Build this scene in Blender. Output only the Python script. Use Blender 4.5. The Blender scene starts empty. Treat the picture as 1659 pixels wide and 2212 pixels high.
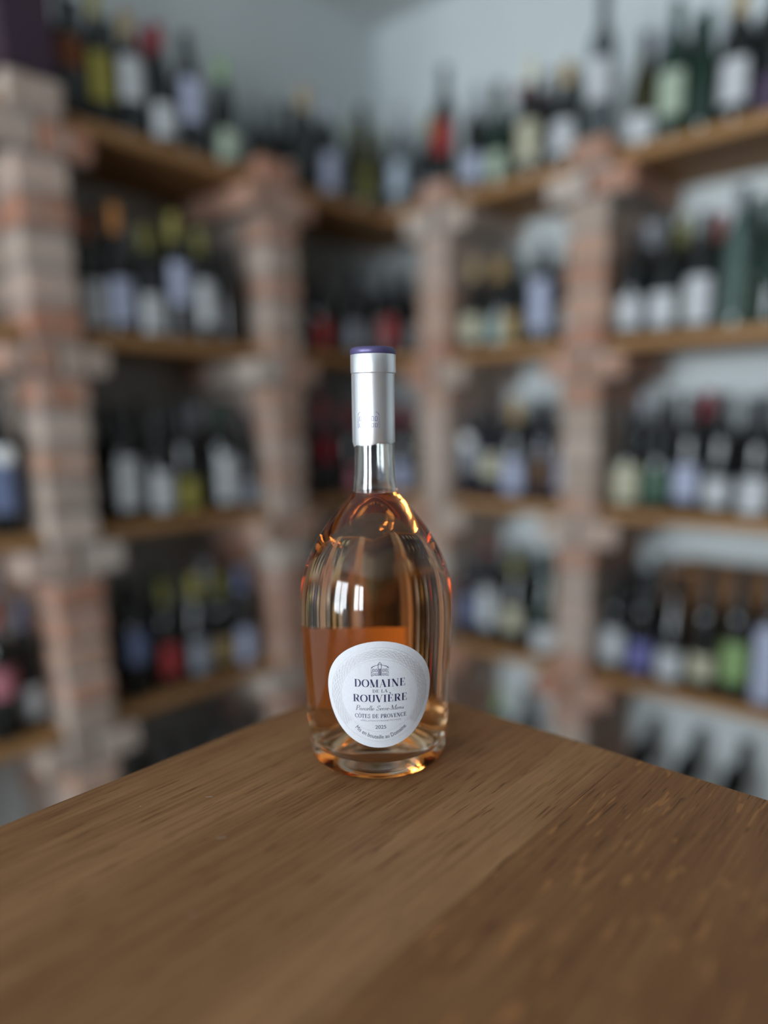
import bpy, bmesh, math, random
from mathutils import Vector, Matrix
random.seed(7)
SC = bpy.context.scene
COL = SC.collection

# ------------------------------------------------------------------ camera
CAM_Z = 1.134                      # lens height above the floor; the table top is at 0.90
YAW, PITCH, ROLL = math.radians(41.659), math.radians(10.765), math.radians(-0.599)
F_PX, CX, CY, W_PX, H_PX = 1527.8, 836.6, 1199.1, 1659.0, 2212.0
fw = Vector((-math.sin(YAW)*math.cos(PITCH), math.cos(YAW)*math.cos(PITCH), -math.sin(PITCH)))
rt = Vector((math.cos(YAW), math.sin(YAW), 0)); up = rt.cross(fw)
r2 = rt*math.cos(ROLL) + up*math.sin(ROLL); u2 = -rt*math.sin(ROLL) + up*math.cos(ROLL)
cam = bpy.data.cameras.new('camera'); cam_o = bpy.data.objects.new('camera', cam); COL.objects.link(cam_o)
cam_o.matrix_world = Matrix(((r2.x, u2.x, -fw.x, 0), (r2.y, u2.y, -fw.y, 0), (r2.z, u2.z, -fw.z, CAM_Z), (0, 0, 0, 1)))
cam.sensor_fit = 'VERTICAL'; cam.sensor_height = 36.0; cam.sensor_width = 27.0
cam.lens = F_PX/H_PX*36.0
cam.shift_x = -(CX - W_PX/2)/H_PX; cam.shift_y = (CY - H_PX/2)/H_PX
cam.clip_start = 0.02; cam.clip_end = 60
cam.dof.use_dof = True; cam.dof.focus_distance = 0.449
cam.dof.aperture_fstop = cam.lens/22.5            # 22.5 mm wide aperture
cam.dof.aperture_blades = 0
SC.camera = cam_o

# ------------------------------------------------------------------ world, daylight, exposure
wd = bpy.data.worlds.new('daylight_world'); SC.world = wd; wd.use_nodes = True
wd.node_tree.nodes['Background'].inputs[0].default_value = (0.80, 0.90, 1.0, 1)
wd.node_tree.nodes['Background'].inputs[1].default_value = 2.0
def area_light(name, loc, rot, sx, sy, power, color):
    l = bpy.data.lights.new(name, 'AREA'); l.shape = 'RECTANGLE'; l.size = sx; l.size_y = sy
    l.energy = power; l.color = color
    o = bpy.data.objects.new(name, l); o.location = loc; o.rotation_euler = rot; COL.objects.link(o)
    return o
# daylight outside the two shop windows in the wall opposite the right-hand shelves
WIN = ((-1.55, -0.35), (0.15, 1.05)); WZ0, WZ1 = 0.50, 2.00
YF = -2.6
for i, (a, b) in enumerate(WIN):
    area_light('window_daylight', ((a+b)/2, YF-0.28, (WZ0+WZ1)/2+0.05), (math.radians(90), 0, 0), b-a+0.1, WZ1-WZ0+0.1, (72, 62)[i], (0.86, 0.94, 1.0))
vs = SC.view_settings
SC.display_settings.display_device = 'sRGB'
vs.view_transform = 'Standard'; vs.look = 'None'; vs.gamma = 1.0; vs.use_curve_mapping = False
vs.exposure = 0.85
cy = SC.cycles
cy.max_bounces = 22; cy.transmission_bounces = 20; cy.glossy_bounces = 8; cy.diffuse_bounces = 5; cy.transparent_max_bounces = 12
cy.caustics_reflective = False; cy.caustics_refractive = True; cy.blur_glossy = 0.6
cy.sample_clamp_indirect = 40.0
cy.use_denoising = True

# ------------------------------------------------------------------ helpers
def tag(o, label=None, cat=None, group=None, kind=None):
    if label: o['label'] = label
    if cat: o['category'] = cat
    if group: o['group'] = group
    if kind: o['kind'] = kind
    return o
def mesh_from(bm, name, mats, smooth=False):
    me = bpy.data.meshes.new(name); bm.to_mesh(me); bm.free()
    for m in (mats if isinstance(mats, (list, tuple)) else [mats]): me.materials.append(m)
    if smooth: me.shade_smooth()
    return me
def link(name, me, parent=None, loc=None):
    o = bpy.data.objects.new(name, me); COL.objects.link(o)
    if parent is not None: o.parent = parent
    if loc is not None: o.location = loc
    return o
def thing(name, label, cat, loc=(0, 0, 0), rz=0.0, group=None):
    o = bpy.data.objects.new(name, None); COL.objects.link(o); o.empty_display_size = 0.05
    o.location = loc; o.rotation_euler = (0, 0, rz)
    return tag(o, label, cat, group)
def add_box(bm, x0, x1, y0, y1, z0, z1, bev=0.0):
    vs_ = [bm.verts.new(p) for p in ((x0,y0,z0),(x1,y0,z0),(x1,y1,z0),(x0,y1,z0),(x0,y0,z1),(x1,y0,z1),(x1,y1,z1),(x0,y1,z1))]
    fs = [bm.faces.new([vs_[i] for i in q]) for q in ((3,2,1,0),(4,5,6,7),(0,1,5,4),(1,2,6,5),(2,3,7,6),(3,0,4,7))]
    if bev:
        es = list({e for f in fs for e in f.edges})
        bmesh.ops.bevel(bm, geom=es, offset=bev, segments=1, affect='EDGES', profile=0.5)
    return vs_
def box_mesh(name, dims, mat, bev=0.0):
    bm = bmesh.new(); add_box(bm, *dims, bev=bev); return mesh_from(bm, name, mat)
def lathe(bm, prof, n=24, close_bottom=False, close_top=False, flip=False):
    rings = []
    for r, z in prof:
        if r < 1e-6: rings.append([bm.verts.new((0, 0, z))])
        else: rings.append([bm.verts.new((r*math.cos(2*math.pi*i/n), r*math.sin(2*math.pi*i/n), z)) for i in range(n)])
    for a, b in zip(rings[:-1], rings[1:]):
        for i in range(n):
            j = (i+1) % n
            if len(a) == 1 and len(b) == 1: continue
            if len(a) == 1: f = [a[0], b[j], b[i]]
            elif len(b) == 1: f = [a[i], a[j], b[0]]
            else: f = [a[i], a[j], b[j], b[i]]
            bm.faces.new(f[::-1] if flip else f)
    return rings
def interp(tab, x):
    if x <= tab[0][0]: return tab[0][1]
    for (a, va), (b, vb) in zip(tab[:-1], tab[1:]):
        if x <= b: return va + (vb-va)*(x-a)/(b-a)
    return tab[-1][1]
def smooth_profile(pts, n=6):
    out = []
    P = [pts[0]] + list(pts) + [pts[-1]]
    for i in range(1, len(P)-2):
        p0, p1, p2, p3 = P[i-1], P[i], P[i+1], P[i+2]
        for k in range(n):
            t = k/n
            out.append(tuple(0.5*((2*p1[d]) + (-p0[d]+p2[d])*t + (2*p0[d]-5*p1[d]+4*p2[d]-p3[d])*t*t + (-p0[d]+3*p1[d]-3*p2[d]+p3[d])*t**3) for d in (0, 1)))
    out.append(pts[-1]); return out

# ------------------------------------------------------------------ materials
def mat_new(name):
    m = bpy.data.materials.new(name); m.use_nodes = True
    nt = m.node_tree; b = nt.nodes['Principled BSDF']
    return m, nt, b
def N(nt, t, **kw):
    n = nt.nodes.new(t)
    for k, v in kw.items(): setattr(n, k, v)
    return n
def plain(name, col, rough=0.5, metal=0.0, spec=0.5, coat=0.0):
    m, nt, b = mat_new(name)
    b.inputs['Base Color'].default_value = (*col, 1); b.inputs['Roughness'].default_value = rough
    b.inputs['Metallic'].default_value = metal; b.inputs['Specular IOR Level'].default_value = spec
    b.inputs['Coat Weight'].default_value = coat
    return m
def noisy(name, c1, c2, scale=8.0, rough=0.8, bump=0.0, mapscale=(1, 1, 1), detail=5.0):
    m, nt, b = mat_new(name)
    tc = N(nt, 'ShaderNodeTexCoord'); mp = N(nt, 'ShaderNodeMapping'); mp.inputs['Scale'].default_value = mapscale
    no = N(nt, 'ShaderNodeTexNoise'); no.inputs['Scale'].default_value = scale; no.inputs['Detail'].default_value = detail
    cr = N(nt, 'ShaderNodeValToRGB'); cr.color_ramp.elements[0].position = 0.35; cr.color_ramp.elements[1].position = 0.65
    cr.color_ramp.elements[0].color = (*c1, 1); cr.color_ramp.elements[1].color = (*c2, 1)
    L = nt.links.new
    L(tc.outputs['Object'], mp.inputs[0]); L(mp.outputs[0], no.inputs['Vector']); L(no.outputs['Fac'], cr.inputs[0]); L(cr.outputs[0], b.inputs['Base Color'])
    b.inputs['Roughness'].default_value = rough
    if bump:
        bp = N(nt, 'ShaderNodeBump'); bp.inputs['Strength'].default_value = bump; bp.inputs['Distance'].default_value = 0.003
        L(no.outputs['Fac'], bp.inputs['Height']); L(bp.outputs[0], b.inputs['Normal'])
    return m
M = {}
M['wall'] = noisy('painted_plaster', (0.585, 0.635, 0.640), (0.615, 0.665, 0.672), 3.0, 0.9, 0.05)
M['ceiling'] = noisy('ceiling_paint', (0.60, 0.62, 0.62), (0.63, 0.65, 0.65), 3.0, 0.9)
M['floor'] = noisy('dark_floor', (0.10, 0.085, 0.07), (0.15, 0.125, 0.105), 5.0, 0.5)
M['bounce_cut'] = noisy('dark_bounce_cut', (0.09, 0.065, 0.05), (0.14, 0.105, 0.08), 4.0, 0.7)
M['window_frame'] = plain('window_frame_paint', (0.05, 0.055, 0.06), 0.4)
M['mortar'] = noisy('lime_mortar', (0.29, 0.255, 0.225), (0.38, 0.34, 0.305), 30.0, 0.95, 0.4)
M['skirting'] = plain('skirting_paint', (0.5, 0.5, 0.48), 0.6)

def brick_material():
    m, nt, b = mat_new('reclaimed_brick'); L = nt.links.new
    oi = N(nt, 'ShaderNodeObjectInfo'); tc = N(nt, 'ShaderNodeTexCoord')
    cr = N(nt, 'ShaderNodeValToRGB'); cr.color_ramp.interpolation = 'CONSTANT'
    cols = [(0.0, (0.39, 0.19, 0.125)), (0.15, (0.44, 0.27, 0.195)), (0.28, (0.39, 0.30, 0.245)), (0.42, (0.455, 0.36, 0.30)), (0.54, (0.43, 0.24, 0.17)), (0.68, (0.49, 0.41, 0.355)), (0.78, (0.38, 0.205, 0.14)), (0.9, (0.46, 0.34, 0.28))]
    e = cr.color_ramp.elements
    e[0].position, e[0].color = 0.0, (*cols[0][1], 1); e[1].position, e[1].color = cols[1][0], (*cols[1][1], 1)
    for p, c in cols[2:]:
        q = e.new(p); q.color = (*c, 1)
    L(oi.outputs['Random'], cr.inputs[0])
    no = N(nt, 'ShaderNodeTexNoise'); no.inputs['Scale'].default_value = 22; no.inputs['Detail'].default_value = 6
    ad = N(nt, 'ShaderNodeVectorMath', operation='ADD'); L(tc.outputs['Object'], ad.inputs[0])
    sc = N(nt, 'ShaderNodeMath', operation='MULTIPLY'); sc.inputs[1].default_value = 50; L(oi.outputs['Random'], sc.inputs[0])
    L(sc.outputs[0], ad.inputs[1]); L(ad.outputs[0], no.inputs['Vector'])
    r2_ = N(nt, 'ShaderNodeValToRGB'); r2_.color_ramp.elements[0].position = 0.50; r2_.color_ramp.elements[1].position = 0.68
    L(no.outputs['Fac'], r2_.inputs[0])
    mx = N(nt, 'ShaderNodeMix', data_type='RGBA'); mx.inputs['B'].default_value = (0.50, 0.425, 0.37, 1)
    mu = N(nt, 'ShaderNodeMath', operation='MULTIPLY'); mu.inputs[1].default_value = 0.65; L(r2_.outputs[0], mu.inputs[0])
    L(mu.outputs[0], mx.inputs['Factor']); L(cr.outputs[0], mx.inputs['A']); L(mx.outputs['Result'], b.inputs['Base Color'])
    bp = N(nt, 'ShaderNodeBump'); bp.inputs['Strength'].default_value = 0.5; bp.inputs['Distance'].default_value = 0.004
    L(no.outputs['Fac'], bp.inputs['Height']); L(bp.outputs[0], b.inputs['Normal'])
    b.inputs['Roughness'].default_value = 0.92; b.inputs['Specular IOR Level'].default_value = 0.2
    return m
M['brick'] = brick_material()

def wood(name, dark, mid, light, axis='Y', seed=0.0, rough=0.5, pores=0.5, fleck=0.0, gs=1.0, spec=0.2):
    """long-grained timber; the grain runs along the given object axis"""
    m, nt, b = mat_new(name); L = nt.links.new
    tc = N(nt, 'ShaderNodeTexCoord')
    def stretched(sx, sy, off):
        mp = N(nt, 'ShaderNodeMapping'); L(tc.outputs['Object'], mp.inputs[0])
        mp.inputs['Scale'].default_value = (sx, sy, sx) if axis == 'Y' else (sy, sx, sx)
        mp.inputs['Location'].default_value = (seed+off, seed*1.7+off, 0)
        return mp
    def noise(mp, detail=4.0, rough_=0.55, dist=0.0):
        n = N(nt, 'ShaderNodeTexNoise'); n.inputs['Scale'].default_value = 1.0; n.inputs['Detail'].default_value = detail
        n.inputs['Roughness'].default_value = rough_; n.inputs['Distortion'].default_value = dist
        L(mp.outputs[0], n.inputs['Vector']); return n
    tone = noise(stretched(14*gs, 1.2*gs, 0.0), 3.0, 0.5, 0.3)
    grain = noise(stretched(330*gs, 9*gs, 3.1), 5.0, 0.65, 0.2)
    cr = N(nt, 'ShaderNodeValToRGB'); e = cr.color_ramp.elements
    e[0].position, e[0].color = 0.35, (*dark, 1); e[1].position, e[1].color = 0.65, (*light, 1)
    q = e.new(0.5); q.color = (*mid, 1)
    ma = N(nt, 'ShaderNodeMix', data_type='FLOAT'); ma.inputs['Factor'].default_value = 0.55
    L(tone.outputs['Fac'], ma.inputs['A']); L(grain.outputs['Fac'], ma.inputs['B']); L(ma.outputs['Result'], cr.inputs[0])
    col = cr.outputs[0]
    if pores:
        p = noise(stretched(650*gs, 30*gs, 7.7), 2.0, 0.5)
        pr = N(nt, 'ShaderNodeValToRGB'); pr.color_ramp.elements[0].position = 0.615; pr.color_ramp.elements[1].position = 0.69
        L(p.outputs['Fac'], pr.inputs[0])
        mu = N(nt, 'ShaderNodeMath', operation='MULTIPLY'); mu.inputs[1].default_value = pores; L(pr.outputs[0], mu.inputs[0])
        mx = N(nt, 'ShaderNodeMix', data_type='RGBA'); mx.inputs['B'].default_value = (dark[0]*0.42, dark[1]*0.40, dark[2]*0.38, 1)
        L(mu.outputs[0], mx.inputs['Factor']); L(col, mx.inputs['A']); col = mx.outputs['Result']
    if fleck:
        mp = N(nt, 'ShaderNodeMapping'); L(tc.outputs['Object'], mp.inputs[0]); mp.inputs['Rotation'].default_value = (0, 0, math.radians(24))
        mp.inputs['Scale'].default_value = (230, 34, 60); mp.inputs['Location'].default_value = (seed, 2.3, 0)
        p = noise(mp, 1.0, 0.4, 0.4)
        pr = N(nt, 'ShaderNodeValToRGB'); pr.color_ramp.elements[0].position = 0.63; pr.color_ramp.elements[1].position = 0.69
        L(p.outputs['Fac'], pr.inputs[0])
        mu = N(nt, 'ShaderNodeMath', operation='MULTIPLY'); mu.inputs[1].default_value = fleck; L(pr.outputs[0], mu.inputs[0])
        mx = N(nt, 'ShaderNodeMix', data_type='RGBA'); mx.inputs['B'].default_value = (light[0]*1.25, light[1]*1.15, light[2]*1.0, 1)
        L(mu.outputs[0], mx.inputs['Factor']); L(col, mx.inputs['A']); col = mx.outputs['Result']
    L(col, b.inputs['Base Color'])
    b.inputs['Roughness'].default_value = rough; b.inputs['Specular IOR Level'].default_value = spec
    bp = N(nt, 'ShaderNodeBump'); bp.inputs['Strength'].default_value = 0.25; bp.inputs['Distance'].default_value = 0.0006
    L(grain.outputs['Fac'], bp.inputs['Height']); L(bp.outputs[0], b.inputs['Normal'])
    return m
M['shelf_x'] = wood('shelf_pine_x', (0.24, 0.115, 0.042), (0.335, 0.175, 0.07), (0.42, 0.235, 0.105), 'X', 1.3, 0.6, 0.2)
M['shelf_y'] = wood('shelf_pine_y', (0.24, 0.115, 0.042), (0.335, 0.175, 0.07), (0.42, 0.235, 0.105), 'Y', 4.3, 0.6, 0.2)
M['crate'] = wood('crate_pine', (0.20, 0.10, 0.045), (0.27, 0.14, 0.065), (0.33, 0.18, 0.09), 'X', 9.3, 0.7, 0.2)

COLOURS = {
 'white': (0.72, 0.74, 0.76), 'lavender': (0.56, 0.60, 0.78), 'cream': (0.66, 0.63, 0.46), 'grey': (0.33, 0.35, 0.40), 'pale blue': (0.50, 0.58, 0.66),
 'pale green': (0.52, 0.62, 0.48), 'light green': (0.32, 0.48, 0.20), 'mid green': (0.09, 0.17, 0.115), 'green': (0.26, 0.43, 0.19), 'dark green': (0.012, 0.05, 0.035),
 'smoke green': (0.10, 0.15, 0.13), 'pale teal': (0.45, 0.60, 0.58), 'olive': (0.20, 0.19, 0.04), 'yellow': (0.36, 0.32, 0.07), 'pale yellow': (0.55, 0.52, 0.28),
 'gold': (0.42, 0.26, 0.06), 'tan': (0.42, 0.30, 0.14), 'orange': (0.62, 0.25, 0.05), 'copper': (0.35, 0.12, 0.05), 'brown': (0.16, 0.09, 0.05),
 'red': (0.42, 0.05, 0.05), 'dark red': (0.26, 0.012, 0.025), 'pink': (0.55, 0.20, 0.24), 'plum': (0.10, 0.07, 0.12), 'violet': (0.22, 0.22, 0.50),
 'slate blue': (0.16, 0.20, 0.34), 'black': (0.012, 0.013, 0.015), 'charcoal': (0.045, 0.05, 0.06), 'smoke': (0.10, 0.12, 0.13),
}
LABEL_M = {k: plain('label_paper_' + k.replace(' ', '_'), tuple(c*.78 for c in v), 0.75, 0, 0.3) for k, v in COLOURS.items()}
CAP_M = {k: plain('capsule_foil_' + k.replace(' ', '_'), v, 0.4, 0.0, 0.5) for k, v in COLOURS.items()}
GLASS_M = {k: plain('bottle_glass_' + k.replace(' ', '_'), v, 0.12, 0.0, 0.5, 0.3) for k, v in
           {'black': (0.006, 0.008, 0.008), 'green': (0.008, 0.028, 0.018), 'olive': (0.030, 0.028, 0.008), 'navy': (0.008, 0.010, 0.022),
            'smoke': (0.07, 0.085, 0.09), 'clear green': (0.06, 0.10, 0.085)}.items()}

# ------------------------------------------------------------------ room shell
XL, YR, XB, ZC = -1.83, 2.025, 2.6, 2.454
def struct(name, boxes, mat, parent=None):
    bm = bmesh.new()
    for d in boxes: add_box(bm, *d)
    o = link(name, mesh_from(bm, name, mat), parent)
    if parent is None: o['kind'] = 'structure'
    return o
T = 0.14
struct('floor', [(XL-T, XB+T, YF-T, YR+T, -0.1, 0.0)], M['floor'])
struct('ceiling', [(XL-T, XB+T, YF-T, YR+T, ZC, ZC+0.1)], M['ceiling'])
struct('wall_left', [(XL-T, XL, YF-T, YR+T, 0, ZC)], M['wall'])
struct('wall_right', [(XL, XB+T, YR, YR+T, 0, ZC)], M['wall'])
struct('wall_back', [(XB, XB+T, YF-T, YR, 0, ZC)], M['bounce_cut'])  # unseen wall, toned dark to cut bounce light into the left bays
(a0, a1), (b0, b1) = WIN
struct('wall_front', [(XL, XB, YF-T, YF, 0, WZ0), (XL, XB, YF-T, YF, WZ1, ZC), (XL, a0, YF-T, YF, WZ0, WZ1),
                      (a1, b0, YF-T, YF, WZ0, WZ1), (b1, XB, YF-T, YF, WZ0, WZ1)], M['wall'])
def pane_material():
    m = bpy.data.materials.new('window_pane_glass'); m.use_nodes = True; nt = m.node_tree; nt.nodes.clear(); L = nt.links.new
    out = N(nt, 'ShaderNodeOutputMaterial'); mx = N(nt, 'ShaderNodeMixShader'); tr = N(nt, 'ShaderNodeBsdfTransparent'); gl = N(nt, 'ShaderNodeBsdfGlossy')
    gl.inputs['Roughness'].default_value = 0.02; mx.inputs[0].default_value = 0.06
    L(tr.outputs[0], mx.inputs[1]); L(gl.outputs[0], mx.inputs[2]); L(mx.outputs[0], out.inputs[0]); return m
M['pane'] = pane_material()
for i, (a, b) in enumerate(WIN):
    w = thing('window_%d' % (i+1), None, None, ((a+b)/2, YF-0.07, WZ0)); w['kind'] = 'structure'
    hw, hh = (b-a)/2, WZ1-WZ0
    bm = bmesh.new()
    add_box(bm, -hw, -hw+0.05, -0.03, 0.03, 0, hh); add_box(bm, hw-0.05, hw, -0.03, 0.03, 0, hh)
    add_box(bm, -hw+0.05, hw-0.05, -0.03, 0.03, 0, 0.06); add_box(bm, -hw+0.05, hw-0.05, -0.03, 0.03, hh-0.05, hh)
    add_box(bm, -0.025, 0.025, -0.025, 0.025, 0.06, hh-0.05)
    link('window_frame', mesh_from(bm, 'window_frame', M['window_frame']), w)
    for s in (-1, 1):
        x0, x1 = sorted((s*0.025, s*(hw-0.05)))
        link('pane', box_mesh('pane', (x0, x1, -0.003, 0.003, 0.06, hh-0.05), M['pane']), w)
    link('window_sill', box_mesh('window_sill', (-hw-0.04, hw+0.04, 0.03, 0.2, -0.03, 0.0), M['skirting'], 0.004), w)
struct('baseboard_left', [(XL, XL+0.015, YF, 0.0, 0, 0.09)], M['skirting'])
struct('baseboard_back', [(XB-0.015, XB, YF, YR, 0, 0.09)], M['skirting'])

# ------------------------------------------------------------------ brick pillars
FXL, FYR = -1.50, 1.70                    # front faces of the pillars on the left and right wall
SHELF_C = {1: 1.740, 2: 1.315, 3: 0.892, 4: 0.450, 5: 0.019}
TH = 0.015
PTOP = 1.798
def brick_mesh(lx, ly, lz, seed):
    rnd = random.Random(seed); bm = bmesh.new()
    v = add_box(bm, 0, lx, -ly/2, ly/2, 0, lz)
    for q in v: q.co += Vector((rnd.uniform(-.003, .003), rnd.uniform(-.0028, .0028), rnd.uniform(-.002, .002)))
    bmesh.ops.bevel(bm, geom=list(bm.edges), offset=0.005, segments=1, affect='EDGES')
    return mesh_from(bm, 'brick', M['brick'])
BR = {}
def brick_var(lx, ly):
    k = (lx, ly)
    if k not in BR: BR[k] = [brick_mesh(lx, ly, 0.057, i*31+int(lx*1000)+int(ly*100)) for i in range(5)]
    return random.choice(BR[k])
def pillar(loc, rz, depth, label):
    p = thing('brick_pillar', label, 'pillar', loc, rz, 'brick pillars carrying the shelves')
    core = bmesh.new()
    add_box(core, 0.008, depth, -0.047, 0.047, 0, PTOP-0.008)
    levels = [0.0] + [SHELF_C[k]-TH for k in (4, 3, 2, 1)]
    k = 0
    def course(z, hc, kind):
        nonlocal k
        j = 0.0135
        sz = (hc-j)/0.057
        def put(x, y, lx, ly):
            o = link('brick', brick_var(lx, ly), p, (x + random.uniform(-.004, .004), y + random.uniform(-.002, .002), z + j*0.5))
            o.scale = (1, 1, sz); o.rotation_euler = (0, 0, random.uniform(-.012, .012))
        if kind == 'corbel':
            for y in (-0.058, 0.058):
                put(0, y, 0.215, 0.105) if k % 2 else put(0, y, 0.105, 0.105)
                put(0.228, y, depth-0.232, 0.105) if k % 2 else put(0.117, y, depth-0.121, 0.105)
            add_box(core, 0.008, depth, -0.103, 0.103, z+0.004, z+hc-0.006)
        else:
            if k % 2: put(0, 0, 0.215, 0.107); put(0.228, 0, depth-0.232, 0.107)
            else: put(0, 0, 0.105, 0.107); put(0.117, 0, depth-0.121, 0.107)
        k += 1
    for a, b in zip(levels[:-1], levels[1:]):
        hc = (b-a)/6
        for i in range(6): course(a+i*hc, hc, 'corbel' if i == 5 else 'plain')
    course(levels[-1], PTOP-levels[-1], 'plain')
    link('mortar', mesh_from(core, 'mortar', M['mortar']), p)
    return p
PL, PR = (0.05, 0.68, 1.29), (-1.325, -0.853, -0.22)       # pillar centres along the two walls
for y, lb in zip(PL, ('brick shelf pillar on the left wall nearest the shop window', 'brick shelf pillar at the left edge carrying the dark purple box', 'brick shelf pillar on the left wall beside the room corner')):
    pillar((FXL, y, 0), math.pi, FXL-XL-0.002, lb)
for x, lb in zip(PR, ('brick shelf pillar on the right wall beside the room corner', 'brick shelf pillar in the middle of the right wall shelves', 'brick shelf pillar at the far right end of the right wall')):
    pillar((x, FYR, 0), math.pi/2, YR-FYR-0.002, lb)

# ------------------------------------------------------------------ shelf boards
BFX, BFY = -1.528, 1.723                  # front edges of the boards
LEVEL_NAME = {1: 'top shelf', 2: 'second shelf', 3: 'third shelf', 4: 'fourth shelf', 5: 'bottom shelf'}
BAYS = {'far left bay': ('L', PL[0]+.055, PL[1]-.055), 'left bay': ('L', PL[1]+.055, PL[2]-.055),
        'middle right bay': ('R', PR[0]+.055, PR[1]-.055), 'far right bay': ('R', PR[1]+.055, PR[2]-.055)}
for lv, zc in SHELF_C.items():
    z0, z1 = zc-TH, zc+TH
    for bay, (wl, s0, s1) in BAYS.items():
        s0 += .003; s1 -= .003
        dims = (XL+.002, BFX, s0, s1, z0, z1) if wl == 'L' else (s0, s1, BFY, YR-.002, z0, z1)
        cx_, cy_ = (dims[0]+dims[1])/2, (dims[2]+dims[3])/2
        d = (dims[0]-cx_, dims[1]-cx_, dims[2]-cy_, dims[3]-cy_, -TH, TH)
        o = link('shelf_board', box_mesh('shelf_board', d, M['shelf_y' if wl == 'L' else 'shelf_x'], 0.002), None, (cx_, cy_, zc))
        tag(o, 'brown wooden board, %s of the %s between brick pillars' % (LEVEL_NAME[lv], bay), 'shelf', 'wooden shelf boards')
    bm = bmesh.new()
    pts = [(XL+.002, PL[2]+.058), (BFX, PL[2]+.058), (BFX, BFY), (PR[0]-.058, BFY), (PR[0]-.058, YR-.002), (XL+.002, YR-.002)]
    lo = [bm.verts.new((x-BFX, y-BFY, -TH)) for x, y in pts]; hi = [bm.verts.new((x-BFX, y-BFY, TH)) for x, y in pts]
    bm.faces.new(lo[::-1]); bm.faces.new(hi)
    for i in range(6): bm.faces.new((lo[i], lo[(i+1) % 6], hi[(i+1) % 6], hi[i]))
    bmesh.ops.bevel(bm, geom=list(bm.edges), offset=0.002, segments=1, affect='EDGES')
    o = link('corner_shelf_board', mesh_from(bm, 'corner_shelf_board', M['shelf_y']), None, (BFX, BFY, zc))
    tag(o, 'L-shaped brown board, %s in the room corner between pillars' % LEVEL_NAME[lv], 'shelf', 'wooden shelf boards')

# ------------------------------------------------------------------ wine bottles on the shelves
PROF = {
 'bordeaux': [(.0, .006), (.030, .0), (.0345, .005), (.036, .02), (.036, .60), (.0350, .65), (.0270, .715), (.0185, .755), (.0150, .80), (.0140, .92), (.0150, .93), (.0150, .985), (.0140, 1.0), (0, 1.0)],
 'burgundy': [(.0, .006), (.032, .0), (.0370, .005), (.0385, .02), (.0385, .44), (.0360, .52), (.0280, .63), (.0205, .72), (.0160, .80), (.0142, .90), (.0152, .93), (.0152, .985), (.0140, 1.0), (0, 1.0)],
 'rhine': [(.0, .006), (.028, .0), (.0330, .005), (.0345, .02), (.0345, .42), (.0310, .53), (.0235, .67), (.0175, .80), (.0142, .91), (.0150, .93), (.0150, .985), (.0140, 1.0), (0, 1.0)],
}
PROF = {k: [(r*.91, z) for r, z in v] for k, v in PROF.items()}
SHOULDER = {'bordeaux': .62, 'burgundy': .50, 'rhine': .45}
RAD = {'bordeaux': .0328, 'burgundy': .0351, 'rhine': .0314}
BODY_CACHE, CAPS_CACHE = {}, {}
def body_mesh(typ, h, glass):
    k = (typ, h, glass)
    if k not in BODY_CACHE:
        bm = bmesh.new(); lathe(bm, [(r, z*h) for r, z in PROF[typ]], 20); BODY_CACHE[k] = mesh_from(bm, 'glass_body', GLASS_M[glass], True)
    return BODY_CACHE[k]
def rad_at(typ, h, z): return interp([(zz*h, r) for r, zz in PROF[typ][1:-1]], z)
def caps_mesh(typ, h, col):
    k = (typ, h, col)
    if k not in CAPS_CACHE:
        bm = bmesh.new()
        pr = [(rad_at(typ, h, f*h)+.0007, f*h) for f in (.79, .83, .87, .918, .93, .985)] + [(.0135, 1.004*h), (0, 1.004*h)]
        lathe(bm, pr, 16); CAPS_CACHE[k] = mesh_from(bm, 'capsule', CAP_M[col], True)
    return CAPS_CACHE[k]
def label_mesh(typ, h, z0, z1, col, half=60):
    bm = bmesh.new(); n = 14; rows = []
    for z in (z0, (z0+z1)/2, z1):
        r = rad_at(typ, h, z)+.0006
        rows.append([bm.verts.new((r*math.cos(math.radians(-half+2*half*i/n)), r*math.sin(math.radians(-half+2*half*i/n)), z)) for i in range(n+1)])
    for a, b in zip(rows[:-1], rows[1:]):
        for i in range(n): bm.faces.new((a[i], a[i+1], b[i+1], b[i]))
    return mesh_from(bm, 'paper_label', LABEL_M[col], True)
def glint_disc_mesh(r):
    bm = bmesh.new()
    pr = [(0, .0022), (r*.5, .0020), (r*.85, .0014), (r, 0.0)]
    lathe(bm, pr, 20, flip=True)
    return mesh_from(bm, 'glint_disc', M['silver'], True)  # pale glint colour in place of a specular highlight, not silver metal
M['silver'] = plain('pale_glint', (0.92, 0.92, 0.90), 0.35, 0.0)  # pale colour painted in place of a specular highlight
ORD = ['first', 'second', 'third', 'fourth', 'fifth', 'sixth', 'seventh', 'eighth', 'ninth', 'tenth', 'eleventh', 'twelfth', 'thirteenth', 'fourteenth', 'fifteenth', 'sixteenth', 'seventeenth', 'eighteenth']
placed = {k: [] for k in range(1, 6)}
def make_bottle(x, y, z, face, h, cap, lab, z0, z1, glass, typ, tilt=None):
    o = thing('wine_bottle', None, 'bottle', (x, y, z), face)
    h = round(h, 2)
    link('glass_body', body_mesh(typ, h, glass), o)
    link('capsule', caps_mesh(typ, h, cap), o)
    if lab:
        top = SHOULDER[typ]*h; hh = min(z1-z0, top-.012)
        if z1 > top: z0, z1 = top-hh, top
        link('paper_label', label_mesh(typ, h, z0, z1, lab), o)
    if tilt: o.rotation_euler = tilt
    return o
def pos(wl, s, d): return (BFX-d, s) if wl == 'L' else (s, BFY+d)
def free(lv, x, y, r):
    if x-r < XL+.004 or y+r > YR-.004: return False
    return all((x-a)**2+(y-b)**2 >= (r+c+.0015)**2 for a, b, c in placed[lv])
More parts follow.
